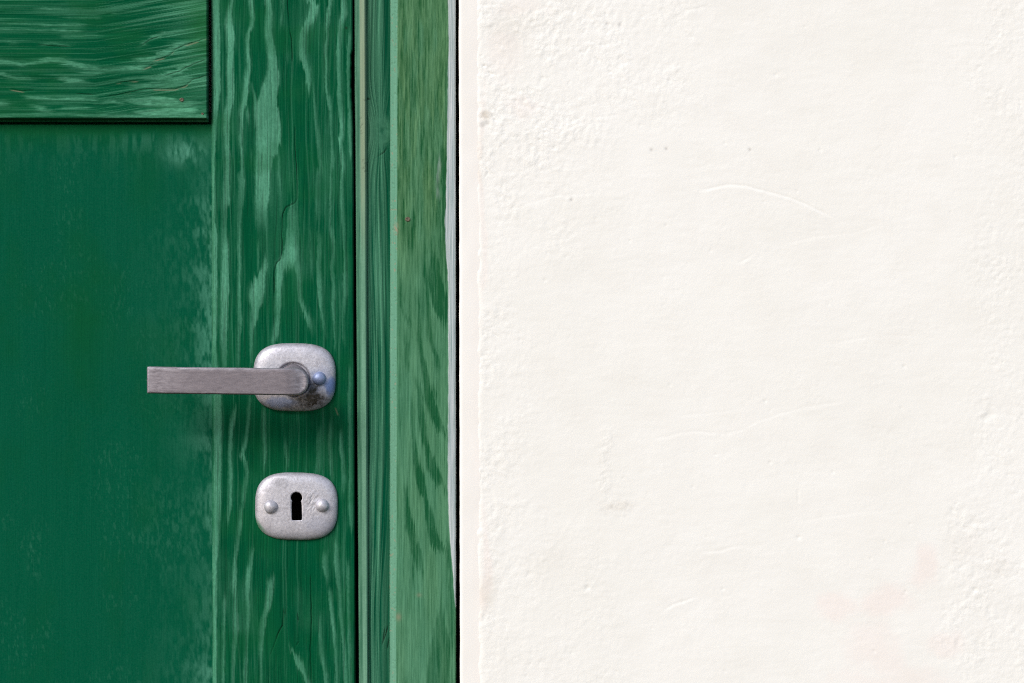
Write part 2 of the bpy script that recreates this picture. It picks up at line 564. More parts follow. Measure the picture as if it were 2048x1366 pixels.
def build_frame():
    ny = 900
    # bead next to the door
    PX, PY = grid(BEAD_L, BEAD_R, TOP, BOT, 30, ny)
    t = np.linspace(0, 1, 30)[None, :] + 0 * PY
    Y = 0.0016 + 0.003 * np.clip(1 - t / 0.10, 0, 1) ** 2 + 0.0028 * np.clip((t - 0.80) / 0.20, 0, 1) ** 2
    fib = fbm(PX / 3.0, PY / 90, 101, 3)
    up = 1 - sstep(330, 560, PY)
    top = sstep(0.40, 0.5, t) * (1 - sstep(0.92, 1.0, t))
    fade = np.clip(0.25 + 0.55 * sstep(0.3, 0.55, t) * (1 - 0.3 * up) + 0.5 * (fib - 0.5) + 0.2 * (fbm(PX / 8, PY / 30, 104) - 0.5), 0, 1)
    alt = np.clip(top * up * 1.1 * (0.75 + 0.5 * (fbm(PX / 8, PY / 60, 103) - 0.3)), 0, 1)
    rs = np.random.RandomState(3)
    grime = np.zeros_like(PX)
    for (x0, y0, y1, n) in [(722, 228, 268, 16), (730, 318, 352, 14), (731, 190, 205, 3)]:
        for i in range(n):
            cy = rs.uniform(y0, y1)
            cx = x0 + rs.uniform(-5, 5)
            ln = rs.uniform(1.5, 5)
            d = np.abs(PY - cy + 0.4 * (PX - cx))
            grime = np.maximum(grime, 0.30 * np.exp(-(d / 0.8) ** 2) * (np.abs(PX - cx) < 0.6 * ln))
    Y = Y + 0.0005 * grime - 0.0002 * (fib - 0.5)
    sheet("stop_bead", PX, PY, Y, 0.040, M_BEAD, frame, {"fade": fade, "alt": alt, "bare": 0 * PX, "grime": grime})

    # recessed board with the knot
    PX, PY = grid((BEAD_R[0] + 0.6, BEAD_R[1] + 0.6), (CAS_L[0] + 4, CAS_L[1] + 4), TOP, BOT, 52, ny)
    x, y = PX, PY
    kx, ky = 763.0, 262.0
    # grain flows round the knot
    dy = (y - ky) / 62.0
    flow = np.exp(-dy ** 2)
    side = np.tanh((x - kx) / 12.0)
    gx = x + side * 22 * flow + 5 * np.sin(y / 170.0)
    gx = gx + 9 * np.exp(-((y - 1240) / 120) ** 2) * (x - 735) / 45
    st = fbm(gx / 5.0, y / 260, 111, 3, 0.6)
    fine = fbm(gx / 1.9, y / 160, 113, 2)
    rel = (x - 735) / 45.0
    fade = np.clip(0.50 + 1.5 * (st - 0.5) + 0.9 * (fine - 0.5), 0, 1)
    fade = fade * (1 - 0.75 * sstep(0.55, 0.95, rel))
    kr = np.sqrt(((x - kx) / 21) ** 2 + ((y - ky) / 36) ** 2)
    kn = 1 - sstep(0.65, 1.1, kr)
    fade = lerp(fade, 0.52 - 0.35 * np.exp(-(kr / 0.18) ** 2) + 0.35 * (fbm(x / 5, y / 5, 117) - 0.5), kn)
    fade = np.clip(fade, 0, 1)
    alt = np.clip(0.55 * (1 - sstep(0.0, 0.8, rel)) * (1 - sstep(200, 420, np.abs(y - 60))) + 0.2 * (fbm(x / 10, y / 100, 119) - 0.4), 0, 0.8)
    cr = vcracks(x, y, [[(775, 295), (768, 305), (757, 312), (751, 314)], [(777, 1250), (772, 1268), (764, 1290)],
                        [(770, 1255), (766, 1285)], [(778, 1275), (775, 1300)]], 1.0)
    chip = np.exp(-((x - 736) / 4) ** 2 - ((y - 198) / 1.8) ** 2)
    grime = np.clip(0.75 * cr + 0.9 * chip, 0, 1)
    Y = 0.0048 + 0.0010 * sstep(0.5, 1.0, rel) - 0.0004 * (fade - 0.4) - 0.0002 * (fine - 0.5) + 0.0008 * grime
    sheet("rebate_board", PX, PY, Y, 0.041, M_GROOVE, frame, {"fade": fade, "alt": alt, "bare": 0 * x, "grime": grime})

    # outer casing board with its chamfered edge
    nx = 134
    py = np.linspace(TOP, BOT, ny)[:, None]
    wobL = 0.9 * (fbm(py / 45, py * 0, 121, 3) - 0.5)
    L = lerp(CAS_L[0], CAS_L[1], py / H) + wobL
    M = lerp(CAS_M[0], CAS_M[1], py / H) + 1.2 * (fbm(py / 30, py * 0, 123, 3) - 0.5)
    Rr = lerp(CAS_R[0], CAS_R[1], py / H) + 0.9 * (fbm(py / 25, py * 0, 125, 3) - 0.5)
    t1 = np.linspace(0, 1, 18)[None, :]
    t2 = np.linspace(0, 1, nx - 17)[None, 1:]
    PX = np.concatenate([L + (M - L) * t1, M + (Rr - M) * t2], 1)
    PY = np.broadcast_to(py, PX.shape).copy()
    x, y = PX, PY
    Mx = np.broadcast_to(M, x.shape)
    Lx = np.broadcast_to(L, x.shape)
    Rx = np.broadcast_to(Rr, x.shape)
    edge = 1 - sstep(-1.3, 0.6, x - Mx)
    q = np.clip((Mx - x) / (Mx - Lx), 0, 1)
    Y = -0.002 + 0.0036 * q + 0.004 * np.clip((q - 0.86) / 0.14, 0, 1) ** 2 + 0.002 * np.clip(1 - (Rx - x) / 2.2, 0, 1) ** 2
    wx = x + 5 * (fbm(x / 14, y / 40, 131) - 0.5) + 3.4 * (fbm(x / 2.5, y / 14, 133, 2) - 0.5)
    wy = y + 34 * (fbm(x / 2.2, y / 120, 135, 2) - 0.5)
    dark = vstrokes(wx, wy, [
        [(868, 500, 6, .3), (870, 560, 14, .8), (880, 600, 16, .9), (885, 625, 13, .9), (892, 648, 6, .8)],
        [(850, 540, 4, .5), (855, 600, 4, .5), (858, 640, 4, .4), (862, 670, 4, .6), (866, 690, 4, .6), (874, 710, 5, .7), (876, 738, 5, .5)],
        [(836, 590, 3, .4), (838, 640, 3, .5), (840, 670, 4, .7), (843, 700, 4, .8), (847, 730, 5, .8), (852, 765, 7, .8), (858, 790, 8, .8),
         (866, 820, 10, .8), (873, 845, 10, .8), (884, 862, 9, .7), (892, 872, 5, .5)],
        [(868, 775, 4, .6), (872, 800, 5, .6)],
        [(834, 755, 5, .6), (838, 785, 5, .7), (842, 820, 6, .7), (846, 850, 6, .8), (850, 880, 5, .8), (855, 905, 6, .8), (862, 930, 10, .8),
         (870, 950, 10, .8), (880, 970, 10, .7), (892, 978, 6, .6)],
        [(812, 670, 4, .4), (813, 710, 4, .7), (816, 745, 4, .5)],
        [(806, 560, 4, .4), (804, 620, 4, .5), (824, 660, 3, .3)],
        [(824, 800, 4, .6), (826, 850, 5, .6), (828, 890, 4, .6), (833, 920, 7, .8), (841, 960, 9, .9), (847, 990, 8, .85), (853, 1004, 5, .8),
         (858, 1025, 7, .8), (864, 1060, 9, .85), (872, 1085, 10, .85), (884, 1105, 10, .8), (896, 1110, 7, .7)],
        [(811, 975, 3, .6), (814, 1010, 5, .7), (819, 1050, 9, .8), (826, 1080, 8, .7), (835, 1110, 10, .7), (842, 1148, 6, .5)],
        [(826, 1118, 1.6, .9), (826, 1156, 1.6, .8)],
        [(882, 1220, 6, .4), (880, 1290, 20, .55), (876, 1366, 22, .6), (876, 1540, 22, .5)],
        [(820, 430, 14, .35), (815, 500, 8, .3)],
        [(896, 1080, 5, .6), (903, 1150, 5, .7), (905, 1210, 5, .7), (906, 1300, 5, .5)],
        [(888, 290, 4, .6), (889, 420, 5, .7), (890, 480, 6, .5)],
    ], 2.6)
    up = 1 - sstep(350, 620, y)
    strk = 0.6 * fbm(x / 2.6, y / 60, 141, 3, 0.65) + 0.4 * fbm(x / 2.1, y / 20, 142, 3, 0.7)
    strk2 = fbm(x / 12, y / 110, 143, 3, 0.6)
    fade = 0.55 + 0.12 * sstep(600, 750, y) - 0.12 * up + (0.75 + 0.75 * up) * (strk - 0.5) + (0.35 + 0.15 * up) * (strk2 - 0.5)
    fade = np.clip(fade - 0.66 * dark, 0, 1)
    alt = np.clip(0.15 + 0.62 * up * (1 - 0.5 * sstep(0.5, 0.7, fbm(x / 14, y / 110, 147))) + 0.5 * (fbm(x / 30, y / 160, 149) - 0.5), 0, 1)
    wl = np.interp(py, [-160, 0, 100, 200, 300, 400, 445, 500, 560, 700, 850, 985, 1050, 1100, 1140, 1195, 1212, 1230],
                   [896, 896, 897, 895, 894, 892, 890, 892, 896, 897, 896, 896, 898, 902, 905, 908, 911, 918])
    wl = wl + 1.6 * (fbm(py / 12, py * 0, 151, 3) - 0.5)
    white = sstep(-1.0, 1.2, x + 1.5 * (fbm(x / 2, y / 24, 153, 2) - 0.5) - wl) * (1 - edge)
    wst = vstrokes(wx, wy, [[(881, 318, 2, .6), (876, 350, 3, .5), (877, 375, 3, .35)], [(873, 372, 3, .4), (878, 400, 3, .5)]], 2.0)
    white = np.clip(np.maximum(white, wst * 0.5) * (0.65 + 0.6 * fbm(x / 2.0, y / 50, 155)), 0, 1)
    bare = np.clip(0.85 * np.exp(-((x - 792) / 4) ** 2 - ((y - 458) / 12) ** 2) * sstep(0.35, 0.6, fbm(x / 3, y / 4, 157))
                   + 0.5 * np.exp(-((x - 797) / 5) ** 2 - ((y - 1234) / 7) ** 2) + 0.3 * np.exp(-((x - 838) / 5) ** 2 - ((y - 1190) / 4) ** 2)
                   + 0.5 * edge * sstep(0.72, 0.8, fbm(x / 5, y / 6, 159)), 0, 1)
    nick = edge * sstep(0.70, 0.82, fbm(x / 4, y / 3.0, 161, 2)) * (q < 0.9)
    Y = Y - 0.00018 * (fade - 0.5) * (1 - edge) - 0.0002 * (strk - 0.5) * (1 - edge) - 0.00035 * white + 0.0005 * nick
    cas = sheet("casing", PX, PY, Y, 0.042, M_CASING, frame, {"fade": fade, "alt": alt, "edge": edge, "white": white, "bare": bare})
    cas["label"] = "wide faded casing board with chamfered edge"
    nail("nail", 815.5, 438.5, 5.0, -0.002, cas)
    # jamb timber behind the joints
    x0, _, z1 = at(700, TOP, 0.043)
    x1, _, z0 = at(945, BOT, 0.043)
    box("jamb", x0, x1, 0.043, 0.110, z0, z1, M_JAMB, frame)


def box(name, x0, x1, y0, y1, z0, z1, mat, parent):
    bm = bmesh.new()
    bmesh.ops.create_cube(bm, size=1.0)
    for v in bm.verts:
        v.co = (x0 if v.co.x < 0 else x1, y0 if v.co.y < 0 else y1, z0 if v.co.z < 0 else z1)
    bmesh.ops.bevel(bm, geom=bm.edges[:], offset=0.0015, segments=2, affect='EDGES')
    me = bpy.data.meshes.new(name)
    bm.to_mesh(me)
    bm.free()
    n = len(me.vertices)
    z = np.zeros(n)
    return finish(name, me, mat, parent, {"fade": z, "alt": z, "bare": z, "grime": z}, False)


def nail(name, px, py, r, y, parent):
    """a small round nail head set just below the paint"""
    verts, faces = [], []
    n = 18
    prof = [(0.0, 0.0003), (0.45, 0.0002), (0.8, -0.00012), (1.0, 0.0002), (1.12, 0.0006)]
    cx, _, cz = at(px, py, y)
    verts.append((cx, y + prof[0][1] - 0.0005, cz))
    for (f, d) in prof[1:]:
        for i in range(n):
            a = 2 * math.pi * i / n
            verts.append((cx + math.cos(a) * r * f * MPP, y + d - 0.0005, cz + math.sin(a) * r * f * MPP * 0.9))
    for i in range(n):
        faces.append((0, 1 + (i + 1) % n, 1 + i))
    for k in range(len(prof) - 2):
        for i in range(n):
            a, b = 1 + k * n + i, 1 + k * n + (i + 1) % n
            faces.append((a, b, b + n, a + n))
    return new_mesh_object(name, verts, faces, M_NAIL, parent)


build_frame()

# ------------------------------------------------------------------ the door
door = empty("door", None, "weathered green wooden door with a lever handle above a keyhole plate", "door")

STILE_STREAKS = [
    [(431, 0, 9), (432, 100, 9), (433, 170, 9), (431, 210, 7), (428, 260, 5), (426, 330, 4), (426, 420, 4, .7), (429, 480, 7, .7), (429, 600, 7, .7),
     (428, 690, 5, .7), (435, 800, 9, .5), (436, 900, 9, .5), (434, 1000, 9, .5), (433, 1060, 7, .5), (430, 1130, 5, .5), (429, 1366, 5, .45), (430, 1540, 6, .4)],
    [(465, 0, 3), (460, 20, 5), (458, 45, 8), (461, 75, 9), (461, 110, 7), (461, 150, 8), (462, 180, 8), (460, 205, 8), (455, 230, 7), (453, 250, 7),
     (454, 280, 6), (455, 330, 6), (454, 370, 7), (453, 400, 8, .7), (450, 420, 6, .4), (449, 450, 6, .3), (449, 475, 6, .5), (451, 500, 8, .7),
     (450, 560, 9, .8), (451, 580, 9, .8), (449, 620, 8, .8), (448, 650, 8, .7), (448, 700, 7, .6), (448, 740, 5, .3)],
    [(470, 815, 4, .4), (465, 850, 5, .5), (461, 880, 4, .5), (460, 920, 4, .45), (462, 950, 4, .45), (461, 980, 4, .4), (460, 1010, 4, .4), (456, 1045, 3, .3)],
    [(500, 0, 4), (504, 20, 5), (506, 35, 4), (503, 55, 4), (497, 68, 5), (495, 85, 4), (496, 110, 3), (498, 130, 4), (495, 155, 6), (492, 180, 6),
     (489, 200, 6), (485, 215, 6), (483, 240, 4), (481, 275, 4), (484, 310, 3), (484, 345, 3), (484, 362, 8, .6), (484, 385, 7, .5), (480, 420, 5, .3),
     (478, 460, 4, .4), (479, 530, 4, .6), (478, 580, 4, .5), (480, 630, 5, .5), (477, 680, 4, .5), (476, 740, 4, .3)],
    [(500, 785, 3, .3), (498, 830, 4, .35), (494, 870, 4, .4), (489, 895, 5, .45), (484, 910, 5, .5), (491, 925, 4, .4), (495, 945, 4, .4), (490, 975, 5, .3), (487, 1010, 4, .3)],
    [(535, 0, 7), (539, 20, 7), (537, 60, 8), (538, 75, 8), (541, 90, 9), (544, 110, 10), (545, 130, 10), (547, 150, 13), (545, 165, 14), (538, 185, 17),
     (532, 205, 22), (534, 232, 25), (538, 260, 25), (537, 285, 24), (533, 305, 20), (528, 320, 17), (526, 350, 15), (525, 380, 14), (524, 400, 14, .75),
     (523, 415, 12, .6), (522, 435, 12, .35), (524, 460, 12, .15)],
    [(505, 175, 3, .4), (512, 205, 5, .5), (515, 225, 5, .5)], [(494, 220, 5, .5), (497, 245, 4, .3)],
    [(503, 300, 2, .3), (503, 330, 2, .25)],
    [(614, -20, 4), (620, 0, 8), (629, 8, 9), (626, 25, 9), (620, 40, 9), (612, 55, 8), (606, 70, 8), (605, 85, 9), (604, 100, 8), (607, 115, 8),
     (612, 130, 7), (616, 145, 6), (617, 165, 6), (619, 182, 3, .6)],
    [(627, 165, 2, .3), (629, 210, 3, .4), (631, 235, 4, .45), (635, 265, 4, .5), (637, 300, 4, .4), (641, 330, 5, .45), (635, 365, 6, .3), (634, 400, 5, .3), (636, 440, 5, .2)],
    [(660, 0, 4), (657, 25, 4), (654, 60, 3), (652, 100, 3), (652, 150, 3), (653, 180, 3), (659, 210, 4, .6), (661, 230, 3, .5), (662, 280, 3, .5),
     (665, 320, 4, .5), (662, 350, 2, .5), (661, 390, 2, .6), (662, 420, 1.5, .5), (660, 450, 2, .4), (664, 465, 4, .5), (667, 480, 4, .6), (668, 510, 4, .5),
     (664, 540, 4, .5), (667, 580, 4, .4), (667, 610, 4, .4), (668, 650, 2, .5), (670, 700, 2, .4)],
    [(686, -20, 4, .7), (688, 25, 7, .75), (683, 45, 5), (679, 75, 5, .7), (676, 100, 5, .6), (678, 140, 5, .6), (679, 170, 5, .6), (680, 200, 6, .6), (682, 230, 6, .6),
     (684, 240, 5), (684, 265, 5), (680, 280, 4), (683, 300, 4, .6), (687, 330, 4, .6), (682, 370, 4, .5), (684, 430, 4, .4), (687, 460, 3, .4),
     (688, 475, 4, .3), (691, 520, 4, .5), (690, 560, 5, .5), (690, 590, 5, .5), (685, 630, 4, .3), (688, 690, 2, .3)],
    [(700, 62, 2.5, .5), (697, 100, 4, .6), (696, 140, 3, .5), (697, 170, 3, .5), (696, 195, 3, .5), (700, 225, 3, .6), (700, 250, 4, .6), (700, 280, 4, .6), (702, 315, 2, .5)],
    [(566, -10, 3, .3), (566, 20, 2, .3), (560, 60, 3, .25)], [(573, 95, 3, .2), (577, 125, 3, .2)],
    [(556, 300, 2, .3), (558, 340, 2, .35), (561, 375, 2, .3), (562, 440, 2, .2)],
    [(594, 330, 1.5, .3), (595, 420, 1.5, .3), (597, 500, 1.5, .5), (598, 560, 1.5, .4)],
    [(587, 405, 5, .3), (584, 425, 9, .4), (584, 460, 10, .4), (582, 480, 12, .55), (582, 500, 14, .75), (581, 515, 14, .85), (577, 528, 16, .8), (577, 538, 18, .3)],
    [(566, 515, 6, .8), (561, 527, 9, .8), (559, 550, 8, .8), (557, 580, 7), (557, 610, 7, .7), (555, 640, 6, .6), (552, 665, 7, .6), (547, 690, 5, .6)],
    [(592, 525, 9, .8), (597, 550, 6, .7), (598, 570, 5, .6), (600, 600, 4, .6), (605, 615, 4, .6), (611, 630, 5, .6), (619, 645, 6, .5), (623, 665, 4, .3)],
    [(532, 515, 4, .5), (530, 535, 6, .6), (523, 550, 9, .8), (518, 565, 13), (515, 580, 15), (512, 600, 13), (511, 615, 9, .7), (509, 635, 8, .6), (505, 650, 6, .6), (503, 670, 4, .5), (502, 700, 3, .5), (503, 740, 3, .3)],
    [(517, 480, 1.5, .4), (517, 535, 2.5, .4)],
    [(636, 470, 5, .3), (640, 490, 5, .4), (637, 530, 5, .5), (638, 560, 6, .65), (640, 590, 5, .65), (642, 610, 3, .6), (645, 635, 3, .4), (652, 670, 2, .3)],
    [(620, 465, 2, .3), (622, 520, 2, .3), (625, 560, 2, .2)],
    [(528, 815, 4, .3), (528, 850, 5, .35), (528, 880, 5, .4), (530, 900, 5, .45), (529, 920, 3, .5), (528, 945, 2, .3)],
    [(570, 885, 4, .25), (574, 925, 4, .35), (573, 945, 3, .3)],
    [(640, 860, 5, .2), (637, 930, 6, .3), (634, 950, 5, .3)],
    [(661, 850, 4, .2), (659, 890, 4, .35), (662, 930, 4, .35), (664, 960, 4, .3)],
    [(681, 860, 3, .3), (682, 900, 4, .4), (686, 930, 4, .4), (688, 960, 4, .4), (685, 990, 3, .3)],
    [(700, 740, 4, .3), (699, 800, 4, .35), (700, 1010, 4, .35), (703, 1060, 3, .3)],
    [(485, 1012, 3, .4), (481, 1045, 5, .5), (476, 1080, 4, .3), (470, 1130, 4, .5), (468, 1170, 6, .5), (471, 1200, 4, .3), (473, 1260, 6, .4), (468, 1290, 5, .3), (466, 1366, 3, .4), (464, 1540, 4, .4)],
    [(505, 1105, 5, .5), (502, 1125, 4, .4), (497, 1150, 6, .5), (495, 1180, 5, .4), (496, 1230, 4, .35), (493, 1290, 4, .3), (491, 1340, 4, .4), (489, 1540, 3, .4)],
    [(542, 1160, 8, .55), (541, 1180, 7, .5), (537, 1210, 7, .5), (530, 1230, 6, .5), (524, 1255, 6, .5), (522, 1290, 4, .5), (522, 1330, 2.5, .4), (522, 1540, 2.5, .4)],
    [(448, 1195, 3, .5), (448, 1230, 3, .4), (447, 1310, 3, .4), (445, 1540, 3, .4)],
    [(579, 1295, 3, .35), (590, 1310, 7, .4), (600, 1330, 7, .45), (609, 1350, 6, .45), (617, 1366, 5, .4), (640, 1500, 5, .4)],
    [(660, 1185, 4, .45), (663, 1220, 4, .5), (668, 1270, 4, .5), (671, 1310, 3, .4), (674, 1366, 3, .4), (680, 1540, 3, .4)],
    [(672, 1085, 3, .4), (673, 1120, 5, .4), (678, 1170, 4, .4), (681, 1220, 4, .4), (686, 1280, 4, .4), (691, 1340, 4, .4), (695, 1540, 4, .4)],
    [(650, 1105, 7, .3), (650, 1140, 6, .3), (655, 1165, 4, .2)],
    [(640, 1235, 3, .3), (642, 1300, 4, .35), (647, 1330, 4, .35), (653, 1366, 5, .35), (660, 1540, 5, .3)],
    [(695, 1125, 3, .35), (697, 1200, 3, .3), (700, 1366, 4, .3), (702, 1540, 4, .3)],
]
STILE_CRACKS = [
    [(574, -30), (576, 20), (584, 90), (586, 150)],
    [(590, 250), (591, 300), (595, 360), (595, 398), (590, 406), (572, 415), (566, 428), (564, 470), (565, 500), (562, 518), (553, 526), (549, 545), (549, 590)],
    [(549, 630), (548, 660)],
    [(567, 1214), (566, 1250), (557, 1266), (548, 1290), (540, 1312), (538, 1366), (536, 1440)],
    [(596, 1225), (597, 1284), (592, 1293)],
    [(621, 1150), (623, 1230), (621, 1300), (623, 1366), (624, 1500)],
    [(571, 1216), (570, 1234)],
    [(634, 30), (630, 52)],
]


def zeros_like(x):
    return np.zeros_like(x)


def build_door():
    # ---- lock stile
    py = np.linspace(TOP, BOT, 1000)[:, None]
    nx = 262
    t = np.linspace(0, 1, nx)[None, :]
    L = lerp(STILE_L[0], STILE_L[1], py / H) + 0.7 * (fbm(py / 40, py * 0, 201, 3) - 0.5)
    Rr = lerp(STILE_R[0], STILE_R[1], py / H) + 0.9 * (fbm(py / 30, py * 0, 203, 3) - 0.5)
    Rr = Rr - 4.0 * sstep(98, 112, py) * (1 - sstep(150, 262, py)) * (0.7 + 0.5 * vnoise(py / 9, py * 0, 205))
    PX = L + (Rr - L) * t
    PY = np.broadcast_to(py, PX.shape).copy()
    x, y = PX, PY
    fib = fbm(x / 1.7, y / 70, 211, 2)
    wx = x + 3.0 * (fbm(x / 14, y / 30, 213) - 0.5) + 1.2 * (fib - 0.5)
    wy = y + 24 * (fbm(x / 2.6, y / 90, 215, 2) - 0.5)
    fade = vstrokes(wx + 1.6 * (vnoise(x / 2.3, y / 5.0, 214) - 0.5), wy, STILE_STREAKS, 1.9, 565.0, 0.0, 0.16)
    fade = fade * (1 + 0.4 * sstep(760, 860, y))
    halo = vstrokes(wx, wy, STILE_STREAKS, 9.0, None, 4.0)
    blot = fbm(x / 16, y / 40, 217, 4, 0.6)
    gran = fbm(x / 2.2, y / 5.5, 216, 2)
    fade = 1.0 * fade * (0.72 + 0.50 * blot) * (0.78 + 0.44 * gran) * (0.78 + 0.44 * fbm(x / 6, y / 130, 218, 3))
    fade = np.maximum(fade, halo * 0.30 * sstep(0.35, 0.65, fbm(x / 5.0, y / 80, 220, 3, 0.65)))
    # faint secondary grain between the streaks
    thin = fbm((x + 14 * (fbm(x / 90, y / 190, 219) - 0.5)) / 4.2, y / 420, 221, 3, 0.65)
    fade = np.maximum(fade, 0.22 * sstep(0.52, 0.82, thin)) + 0.10 * (fib - 0.5)
    fade = fade + 0.10 * sstep(0.45, 0.75, fbm(x / 60, y / 120, 223))
    # scuffed patch under the keyhole plate
    sc = np.exp(-((x - 590) / 60) ** 2 - ((y - 1150) / 16) ** 2) * sstep(0.42, 0.62, fbm(x / 4, y / 4, 225, 2))
    fade = np.clip(np.maximum(fade, 0.0 * sc), 0, 1)
    alt = np.clip(1.1 * (fbm(x / 70, y / 60, 227, 3) - 0.45), 0, 0.45)
    cracks = vcracks(x + 1.2 * (vnoise(x / 40, y / 14, 228) - 0.5), y, STILE_CRACKS, 0.85) * (0.25 + 0.75 * sstep(0.3, 0.6, vnoise(x / 30, y / 45, 230)))
    grime = np.clip(0.45 * cracks * (0.55 + 0.6 * vnoise(x / 5, y / 25, 229)), 0, 1)
    pores = sstep(0.60, 0.80, fbm((x + 10 * (fbm(x / 80, y / 160, 232) - 0.5)) / 2.3, y / 85, 233, 2))
    grime = np.maximum(grime, 0.22 * pores * (0.4 + fade))
    grime = np.maximum(grime, 0.75 * np.exp(-((x - 692.5) / 2.5) ** 2 - ((y - 56) / 3) ** 2))
    rust = np.exp(-((x - (673 + (y - 822) * 0.35)) / 1.5) ** 2) * sstep(814, 818, y) * (1 - sstep(828, 833, y))
    bare = 0.25 * rust + 0.0 * x
    dl = (x - L)
    dr = (Rr - x)
    Y = 0.0026 * np.clip(1 - dl / 6.0, 0, 1) ** 1.6 + 0.0030 * np.clip(1 - dr / 2.6, 0, 1) ** 2
    Y = Y - 0.00022 * (fade - 0.3) - 0.00010 * (fib - 0.5) + 0.0008 * cracks + 0.00018 * pores + 0.0010 * (fbm(x / 200, y / 300, 231) - 0.5)
    stile = sheet("stile", PX, PY, Y, 0.040, M_STILE, door, {"fade": fade, "alt": alt, "bare": bare, "grime": grime},
                  holes=[(577, 610, 976, 1048)])

    # ---- upper raised board with horizontal grain
    RX0, RX1, RY1 = -170.0, 417.5, 244.5
    nx, ny = 300, 400
    PX, PY = np.meshgrid(np.linspace(RX0, RX1, nx), np.linspace(TOP, RY1, ny))
    PX[:, -10:] = np.linspace(PX[0, -11] + 0.6, RX1, 10)[None, :]
    x, y = PX, PY
    fibh = fbm(x / 70, y / 1.7, 241, 2)
    wx = x + 26 * (fbm(x / 70, y / 2.6, 243, 2) - 0.5)
    wy = y + 2.6 * (fbm(x / 24, y / 8, 245) - 0.5) + 2.4 * (fibh - 0.5)
    strokes = [
        [(75, 18, 2, .5), (100, 18, 2.4, .55), (165, 16, 2, .3)],
        [(-170, 44, 3, .4), (0, 46, 2, .3), (60, 48, 2, .5), (100, 50, 2.2, .5), (160, 50, 2, .5), (175, 50, 1, .3)],
        [(-170, 60, 3, .4), (0, 59, 2, .5), (60, 60, 1.5, .3), (100, 60, 1.5, .4), (140, 62, 2.4, .55), (165, 61, 2, .5)],
        [(120, 73, 1.3, .4), (205, 72, 1.2, .3)], [(130, 36, 2, .2), (200, 35, 2, .35)], [(225, 27, 1.5, .4), (240, 26, 1.5, .3)],
        [(80, 89, 3, .4), (110, 87, 2, .35), (145, 93, 1.5, .3)], [(10, 84, 2, .35), (30, 85, 2, .3)],
        [(-170, 120, 6, .5), (0, 123, 5, .5), (20, 125, 3, .6), (50, 130, 3, .6), (75, 125, 4, .45), (95, 119, 5, .6), (125, 122, 5, .6), (150, 130, 5, .65), (175, 135, 5, .5),
         (205, 140, 4, .5), (235, 138, 4, .5), (260, 136, 5, .6), (285, 135, 5, .65), (300, 132, 3, .5), (312, 129, 2, .4)],
        [(160, 145, 2, .4), (185, 146, 3, .5), (215, 144, 1.2, .3)],
        [(265, 118, 3, .4), (290, 120, 5, .5), (310, 117, 5, .55), (330, 105, 9, .6), (350, 95, 8, .6), (370, 88, 5, .6), (390, 83, 3, .6), (430, 76, 3, .5)],
        [(278, 92, 2, .4), (300, 80, 3, .4), (320, 70, 5, .4), (345, 64, 4, .35), (380, 60, 3, .3)],
        [(-170, 150, 3, .4), (0, 148, 3, .45), (25, 155, 4, .55), (40, 157, 3.5, .5), (70, 158, 2, .2)],
        [(118, 155, 3, .5), (140, 161, 5, .6), (165, 162, 4, .6), (182, 165, 2, .3)],
        [(230, 160, 2, .3), (270, 155, 3, .4), (310, 155, 5, .5), (340, 148, 6, .55), (360, 140, 7, .5), (380, 130, 5, .55), (400, 122, 4, .55), (430, 114, 3, .5)],
        [(255, 172, 4, .3), (300, 170, 5, .5), (340, 165, 8, .5), (365, 160, 8, .5), (385, 155, 5, .3)],
        [(45, 195, 3, .5), (80, 196, 3, .6), (110, 199, 2.5, .6), (150, 198, 3, .65), (188, 199, 3, .5)],
        [(-170, 206, 4, .5), (0, 207, 4, .6), (15, 208, 3, .5), (22, 208, 2, .3)],
        [(65, 212, 5, .4), (85, 217, 6, .5), (100, 222, 5, .35)], [(128, 217, 2, .5), (178, 216, 2, .4)], [(205, 203, 3, .4), (245, 204, 4, .5)], [(180, 206, 1.5, .4), (215, 208, 1.5, .3)],
        [(250, 200, 4, .4), (285, 203, 8, .65), (320, 203, 10, .8), (345, 205, 9, .75), (370, 208, 6, .5), (395, 205, 5, .35)],
        [(275, 226, 6, .55), (310, 226, 8, .7), (340, 223, 9, .75), (370, 222, 7, .6), (388, 222, 6, .85), (397, 222, 4, .8), (402, 222, 2, .4)],
        [(-170, 230, 4, .3), (0, 232, 3.5, .35), (130, 228, 3, .3), (200, 232, 4, .4), (250, 233, 3.5, .6), (400, 233, 3.5, .6), (430, 233, 3, .4)],
    ]
    fade = vstrokes(wy, wx, [[(b, a, c, d) for (a, b, c, d) in s] for s in strokes], 2.2)
    halo = vstrokes(wy, wx, [[(b, a, c, d) for (a, b, c, d) in s] for s in strokes], 7.0, None, 4.0)
    blot = fbm(x / 40, y / 12, 247, 4, 0.6)
    fade = fade * (0.7 + 0.6 * blot) * (0.5 + 1.0 * fbm(x / 9, y / 2.0, 246, 2))
    fade = np.maximum(fade, halo * 0.45 * sstep(0.35, 0.62, fbm(x / 90, y / 3.0, 248, 3, 0.65)))
    gy = y - 0.30 * np.maximum(x - 190, 0) * sstep(0, 120, 250 - np.abs(y - 60)) * -0.55
    thin = fbm(x / 230, gy / 2.6, 249, 3, 0.65)
    corner = sstep(230, 400, x) * (1 - sstep(150, 240, y))
    fade = np.maximum(fade, (0.30 + 0.35 * corner) * sstep(0.48 - 0.05 * corner, 0.76, thin)) + 0.12 * (fibh - 0.5)
    fade = np.clip(fade + 0.16 * sstep(300, 420, x) + 0.10 * sstep(225, 240, y), 0, 1)
    alt = np.clip(0.6 * sstep(330, 420, x) * (1 - sstep(80, 200, y)) + 0.7 * (fbm(x / 80, y / 40, 251) - 0.5), 0, 0.6)
